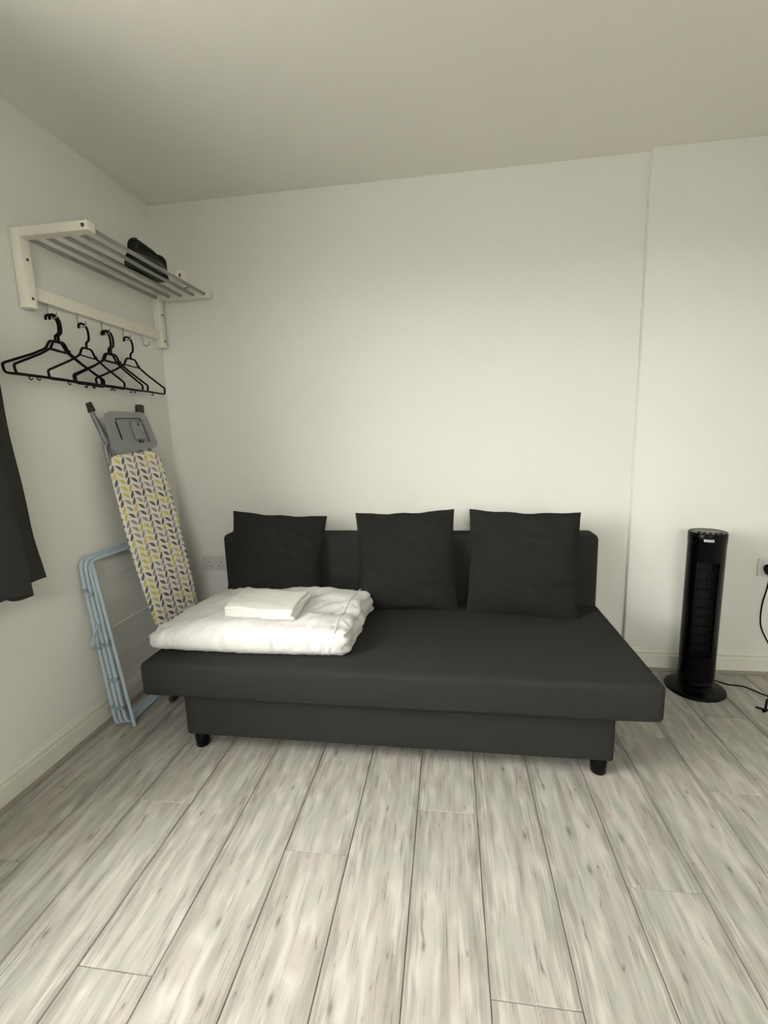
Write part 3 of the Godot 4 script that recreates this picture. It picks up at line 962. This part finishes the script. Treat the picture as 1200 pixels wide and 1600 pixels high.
# ---------------------------------------------------------------- curtain
func build_curtain() -> void:
	var t := thing("curtain", "dark grey curtain hanging in folds at the far left", "curtain", Vector3(0.1, 0.735, 1.2))
	var o := Vector3(0.1, 0.735, 1.2)
	var plan := [Vector3(0.042, 0, 0.950), Vector3(0.062, 0, 1.01), Vector3(0.085, 0, 1.09), Vector3(0.105, 0, 1.150), Vector3(0.130, 0, 1.150), Vector3(0.146, 0, 1.110), Vector3(0.156, 0, 1.125), Vector3(0.158, 0, 1.18), Vector3(0.150, 0, 1.25)]
	for k in 7:       # gathered in tight folds at the far side of the window
		plan.append(Vector3(0.070 if k % 2 == 0 else 0.145, 0, 1.27 + 0.022 * k))
	var line := smooth(plan, 5)
	var n := line.size()
	var rows_f := []
	var rows_b := []
	var hgt := 1.40
	var steps := 28
	for i in steps + 1:
		var f := float(i) / steps          # 0 top, 1 hem
		var y := hgt * (1.0 - f)
		var rf := PackedVector3Array()
		var rb := PackedVector3Array()
		for j in n:
			var p := line[j]
			var q := line[min(j + 1, n - 1)] - line[max(j - 1, 0)]
			var nor := Vector3(q.z, 0, -q.x).normalized()
			# gathered at the top, spreading towards the hem
			var c := Vector3(0.098, 0, 1.30)
			var k := lerpf(0.62, 1.0, pow(f, 0.9))
			var w := c + (p - c) * Vector3(lerpf(0.75, 1.0, f), 0, k)
			if j < 10: w.z += 0.006 * sin(f * 21.0 + 1.0) * (1.0 - f * 0.7) - 0.012 * smoothstep(0.86, 1.0, f)
			w += nor * 0.004 * sin(f * 6.0 + j * 0.3)
			w.y = y + (0.012 * sin(j * 0.21) if i == steps else 0.0)
			rf.append(w + nor * 0.0014 - Vector3(o.x, 0, o.z))
			rb.append(w - nor * 0.0014 - Vector3(o.x, 0, o.z))
		rows_f.append(rf)
		rows_b.append(rb)
	var st := begin()
	grid(st, rows_f, true, false, true)
	grid(st, rows_b, true, false, false)
	var hem := [rows_f[steps], rows_b[steps]]
	grid(st, hem, false, false, true)
	var top := [rows_f[0], rows_b[0]]
	grid(st, top, false, false, false)
	var e1 := []
	var e2 := []
	for i in steps + 1:
		e1.append(PackedVector3Array([rows_f[i][0], rows_b[i][0]]))
		e2.append(PackedVector3Array([rows_f[i][n - 1], rows_b[i][n - 1]]))
	grid(st, e1, false, false, false)
	grid(st, e2, false, false, true)
	part("drape", done(st), M.curtain, t)
	# rod above the window
	var rod := thing("curtain_rod", "slim steel curtain rod above the window on the left wall", "curtain rod", Vector3(0, 2.15, 2.0))
	part("pole", tube(PackedVector3Array([Vector3(0.098, 0, -0.86), Vector3(0.098, 0, 0.8)]), 0.010, 12), M.steel, rod)
	for z in [-0.62, 0.7]:
		var st3 := begin()
		add_tube(st3, PackedVector3Array([Vector3(0.0, 0, z), Vector3(0.1, 0, z)]), 0.007, 8)
		add_rbox(st3, Vector3(0.008, 0.05, 0.03), 0.002, Vector3(0.004, 0, z))
		part("bracket", done(st3), M.steel, rod)

# ---------------------------------------------------------------- tower fan, sockets, cables
func arc_strip(st: SurfaceTool, r0: float, r1: float, a0: float, a1: float, y0: float, y1: float, seg: int) -> void:
	# a curved bar between two angles (0 faces +z, positive turns to +x)
	var outer_lo := PackedVector3Array(); var outer_hi := PackedVector3Array()
	var inner_lo := PackedVector3Array(); var inner_hi := PackedVector3Array()
	for k in seg + 1:
		var a := lerpf(a0, a1, float(k) / seg)
		var d := Vector3(sin(a), 0, cos(a))
		outer_lo.append(d * r1 + Vector3(0, y0, 0)); outer_hi.append(d * r1 + Vector3(0, y1, 0))
		inner_lo.append(d * r0 + Vector3(0, y0, 0)); inner_hi.append(d * r0 + Vector3(0, y1, 0))
	grid(st, [outer_hi, outer_lo], true)
	grid(st, [inner_hi, inner_lo], true, false, true)
	grid(st, [inner_hi, outer_hi], false)
	grid(st, [inner_lo, outer_lo], false, false, true)
	grid(st, [PackedVector3Array([inner_hi[0], outer_hi[0]]), PackedVector3Array([inner_lo[0], outer_lo[0]])], false)
	grid(st, [PackedVector3Array([inner_hi[seg], outer_hi[seg]]), PackedVector3Array([inner_lo[seg], outer_lo[seg]])], false, false, true)

func build_fan() -> void:
	var t := thing("tower_fan", "tall glossy black tower fan on a round base by wall", "fan", Vector3(2.647, 0, 0.207), Basis(Vector3.UP, deg_to_rad(-22.0)))
	part("base", lathe([Vector2(0, 0), Vector2(0.120, 0), Vector2(0.1235, 0.004), Vector2(0.1225, 0.010), Vector2(0.112, 0.016), Vector2(0.085, 0.021), Vector2(0.074, 0.026), Vector2(0.070, 0.034), Vector2(0, 0.034)], 56), M.gloss_black, t)
	part("collar", lathe([Vector2(0, 0.033), Vector2(0.066, 0.033), Vector2(0.0685, 0.040), Vector2(0.0685, 0.056), Vector2(0.064, 0.060), Vector2(0, 0.060)], 48), M.gloss_black, t)
	part("core", lathe([Vector2(0, 0.058), Vector2(0.060, 0.058), Vector2(0.060, 0.73), Vector2(0, 0.73)], 40), M.fan_inside, t)
	var st := begin()
	var g := deg_to_rad(40.0)
	arc_strip(st, 0.060, 0.073, g, TAU - g, 0.060, 0.705, 48)
	arc_strip(st, 0.060, 0.073, -g, g, 0.060, 0.185, 14)
	arc_strip(st, 0.060, 0.073, -g, g, 0.622, 0.705, 14)
	part("housing", done(st), M.gloss_black, t)
	for k in 10:
		var y := 0.205 + 0.0425 * k
		st = begin()
		arc_strip(st, 0.063, 0.0722, -g, g, y, y + 0.0035, 12)
		part("louvre", done(st), M.black, t)
	for k in 9:
		var a := lerpf(-g * 0.86, g * 0.86, k / 8.0)
		st = begin()
		arc_strip(st, 0.0625, 0.0705, a - 0.008, a + 0.008, 0.185, 0.622, 1)
		part("grille_bar", done(st), M.black, t)
	var head := lathe([Vector2(0, 0.705), Vector2(0.0728, 0.705), Vector2(0.0745, 0.709), Vector2(0.0745, 0.748), Vector2(0.072, 0.753), Vector2(0.067, 0.753), Vector2(0.066, 0.7505), Vector2(0, 0.7505)], 56)
	part("head", head, M.gloss_black, t)
	part("control_panel", lathe([Vector2(0, 0.7495), Vector2(0.0655, 0.7495), Vector2(0.0655, 0.7515), Vector2(0, 0.7515)], 48), M.fan_panel, t)
	for q in [Vector2(-0.036, 0.040), Vector2(-0.017, 0.049), Vector2(0.004, 0.052), Vector2(0.024, 0.048), Vector2(0.042, 0.037)]:
		part("button", rbox(Vector3(0.013, 0.006, 0.010), 0.002, 2), M.black, t, Vector3(q.x, 0.7535, q.y))
	st = begin()
	arc_strip(st, 0.0740, 0.0752, -0.25, 0.25, 0.7195, 0.7305, 8)
	var badge := part("badge", done(st), M.silver, t)
	badge.set_meta("label", "small silver name badge")
	st = begin()
	arc_strip(st, 0.0740, 0.0756, 0.02, 0.20, 0.7225, 0.7240, 6)
	arc_strip(st, 0.0740, 0.0756, -0.20, -0.02, 0.7258, 0.7272, 6)
	part("badge_print", done(st), M.fan_panel, badge)
	# fan cable along the floor
	var c := thing("fan_cable", "black cable running over the floor from the tower fan", "cable", Vector3(2.8, 0.004, 0.18))
	var pts := smooth([Vector3(2.700, 0.020, 0.120), Vector3(2.735, 0.012, 0.115), Vector3(2.767, 0.0045, 0.130), Vector3(2.815, 0.0045, 0.168), Vector3(2.868, 0.0045, 0.176), Vector3(2.899, 0.0045, 0.214), Vector3(2.930, 0.0045, 0.258), Vector3(3.00, 0.0045, 0.30), Vector3(3.10, 0.0045, 0.27), Vector3(3.2, 0.0045, 0.18)], 6)
	for i in pts.size(): pts[i] -= Vector3(2.8, 0.004, 0.18)
	part("flex", tube(pts, 0.0033, 8), M.black, c)

	# loose black hooked cable end on the floor at the right
	var h := thing("cable_clip", "black hooked cable end lying on the floor at the right", "cable", Vector3(2.85, 0.004, 0.36))
	var hp := smooth([Vector3(2.822, 0.006, 0.352), Vector3(2.842, 0.006, 0.366), Vector3(2.862, 0.006, 0.372), Vector3(2.92, 0.005, 0.36), Vector3(3.0, 0.005, 0.36)], 5)
	var hq := smooth([Vector3(2.905, 0.020, 0.318), Vector3(2.890, 0.024, 0.318), Vector3(2.878, 0.026, 0.330), Vector3(2.862, 0.020, 0.352), Vector3(2.848, 0.010, 0.372), Vector3(2.838, 0.007, 0.384)], 5)
	for i in hp.size(): hp[i] -= Vector3(2.85, 0.004, 0.36)
	for i in hq.size(): hq[i] -= Vector3(2.85, 0.004, 0.36)
	part("flex", tube(hp, 0.0040, 8), M.black, h)
	part("hook", tube(hq, 0.0042, 8), M.black, h)
	part("knot", lathe([Vector2(0, 0), Vector2(0.006, 0.001), Vector2(0.0085, 0.006), Vector2(0.006, 0.011), Vector2(0, 0.012)], 14), M.black, h, Vector3(-0.014, 0.0, 0.024))

func socket_plate(called: String, label: String, at: Vector3, double: bool) -> Node3D:
	var w := 0.146 if double else 0.086
	var s := thing(called, label, "socket", at)
	part("faceplate", rbox(Vector3(w, 0.086, 0.012), 0.004, 3), M.socket, s, Vector3(0, 0, 0.006))
	for cx in ([-0.036, 0.036] if double else [0.0]):
		for q in [Vector3(0, 0.006, 0.0035), Vector3(-0.011, -0.016, 0.0), Vector3(0.011, -0.016, 0.0)]:
			var up: bool = q.z > 0.0
			part("pin_hole", bar(Vector3(-0.002 if up else -0.0033, -0.004 if up else -0.0022, 0), Vector3(0.002 if up else 0.0033, 0.004 if up else 0.0022, 0.0006)), M.hole, s, Vector3(cx + q.x, q.y, 0.012))
		part("switch", rbox(Vector3(0.011, 0.019, 0.006), 0.0015, 2), M.socket, s, Vector3(cx + (0.018 if cx > 0 else -0.018), 0.026, 0.012), Basis(Vector3(1, 0, 0), 0.12))
	return s

func build_sockets() -> void:
	socket_plate("wall_socket", "white double wall socket behind the left end of the sofa", Vector3(0.195, 0.529, 0.0), true)
	socket_plate("wall_socket", "white single wall socket at the right with a black plug", Vector3(3.009, 0.540, STEP_Z), false)
	var p := thing("plug", "black plug pushed into the wall socket at the right", "plug", Vector3(3.009, 0.534, STEP_Z + 0.0125))
	part("plug_body", plate(round_poly([Vector2(-0.020, 0.026), Vector2(0.020, 0.026), Vector2(0.026, 0.005), Vector2(0.014, -0.024), Vector2(-0.014, -0.024), Vector2(-0.026, 0.005)], 0.012, 5), 0.0, 0.030, 0.005), M.black, p)
	part("strain_relief", tube(PackedVector3Array([Vector3(0, -0.022, 0.014), Vector3(0.001, -0.040, 0.014)]), 0.006, 10), M.black, p)
	var c := thing("plug_cable", "black cable hanging down the wall from the black plug", "cable", Vector3(3.01, 0.5, STEP_Z + 0.026))
	var o := Vector3(3.01, 0.5, STEP_Z + 0.026)
	var pts := smooth([Vector3(3.010, 0.498, 0.058), Vector3(3.004, 0.44, 0.056), Vector3(2.992, 0.354, 0.054), Vector3(2.995, 0.262, 0.055), Vector3(3.022, 0.192, 0.060), Vector3(3.052, 0.142, 0.066), Vector3(3.10, 0.06, 0.08), Vector3(3.16, 0.006, 0.12)], 6)
	for i in pts.size(): pts[i] -= o
	part("flex", tube(pts, 0.0034, 8), M.black, c)

# ---------------------------------------------------------------- run
func _ready() -> void:
	# camera
	var cam := Camera3D.new()
	cam.name = "camera"
	add_child(cam)
	cam.fov = rad_to_deg(2.0 * atan(800.0 / 720.96))
	cam.near = 0.02
	cam.transform = Transform3D(Basis(Vector3(0.99003443, -0.02949197, -0.13770274), Vector3(0.00624638, 0.98605942, -0.16627628), Vector3(0.1406869, 0.1637591, 0.976417)), Vector3(1.5134, 1.215, 2.3875))
	cam.current = true
	# overcast sky, which comes in through the left window and the added fill window
	var we := WorldEnvironment.new()
	we.name = "environment"
	var env := Environment.new()
	env.background_mode = Environment.BG_SKY
	var sky := Sky.new()
	var sm := ProceduralSkyMaterial.new()
	sm.sky_top_color = Color(1.0, 0.99, 0.96)
	sm.sky_horizon_color = Color(0.82, 0.812, 0.785)
	sm.sky_curve = 0.3
	sm.ground_horizon_color = Color(0.52, 0.52, 0.50)
	sm.ground_bottom_color = Color(0.48, 0.48, 0.45)
	sm.sky_energy_multiplier = 6.0
	sm.ground_energy_multiplier = 6.0
	sky.sky_material = sm
	env.sky = sky
	env.ambient_light_source = Environment.AMBIENT_SOURCE_DISABLED
	env.tonemap_mode = Environment.TONE_MAPPER_LINEAR
	env.tonemap_exposure = 0.66
	env.sdfgi_enabled = true
	env.ssao_enabled = true
	env.ssil_enabled = true
	we.environment = env
	add_child(we)

	materials()
	build_room()
	build_sofa()
	build_cushions()
	build_bedding()
	build_rack()
	build_hangers()
	build_iron()
	build_ironing_board()
	build_airer()
	build_curtain()
	build_fan()
	build_sockets()
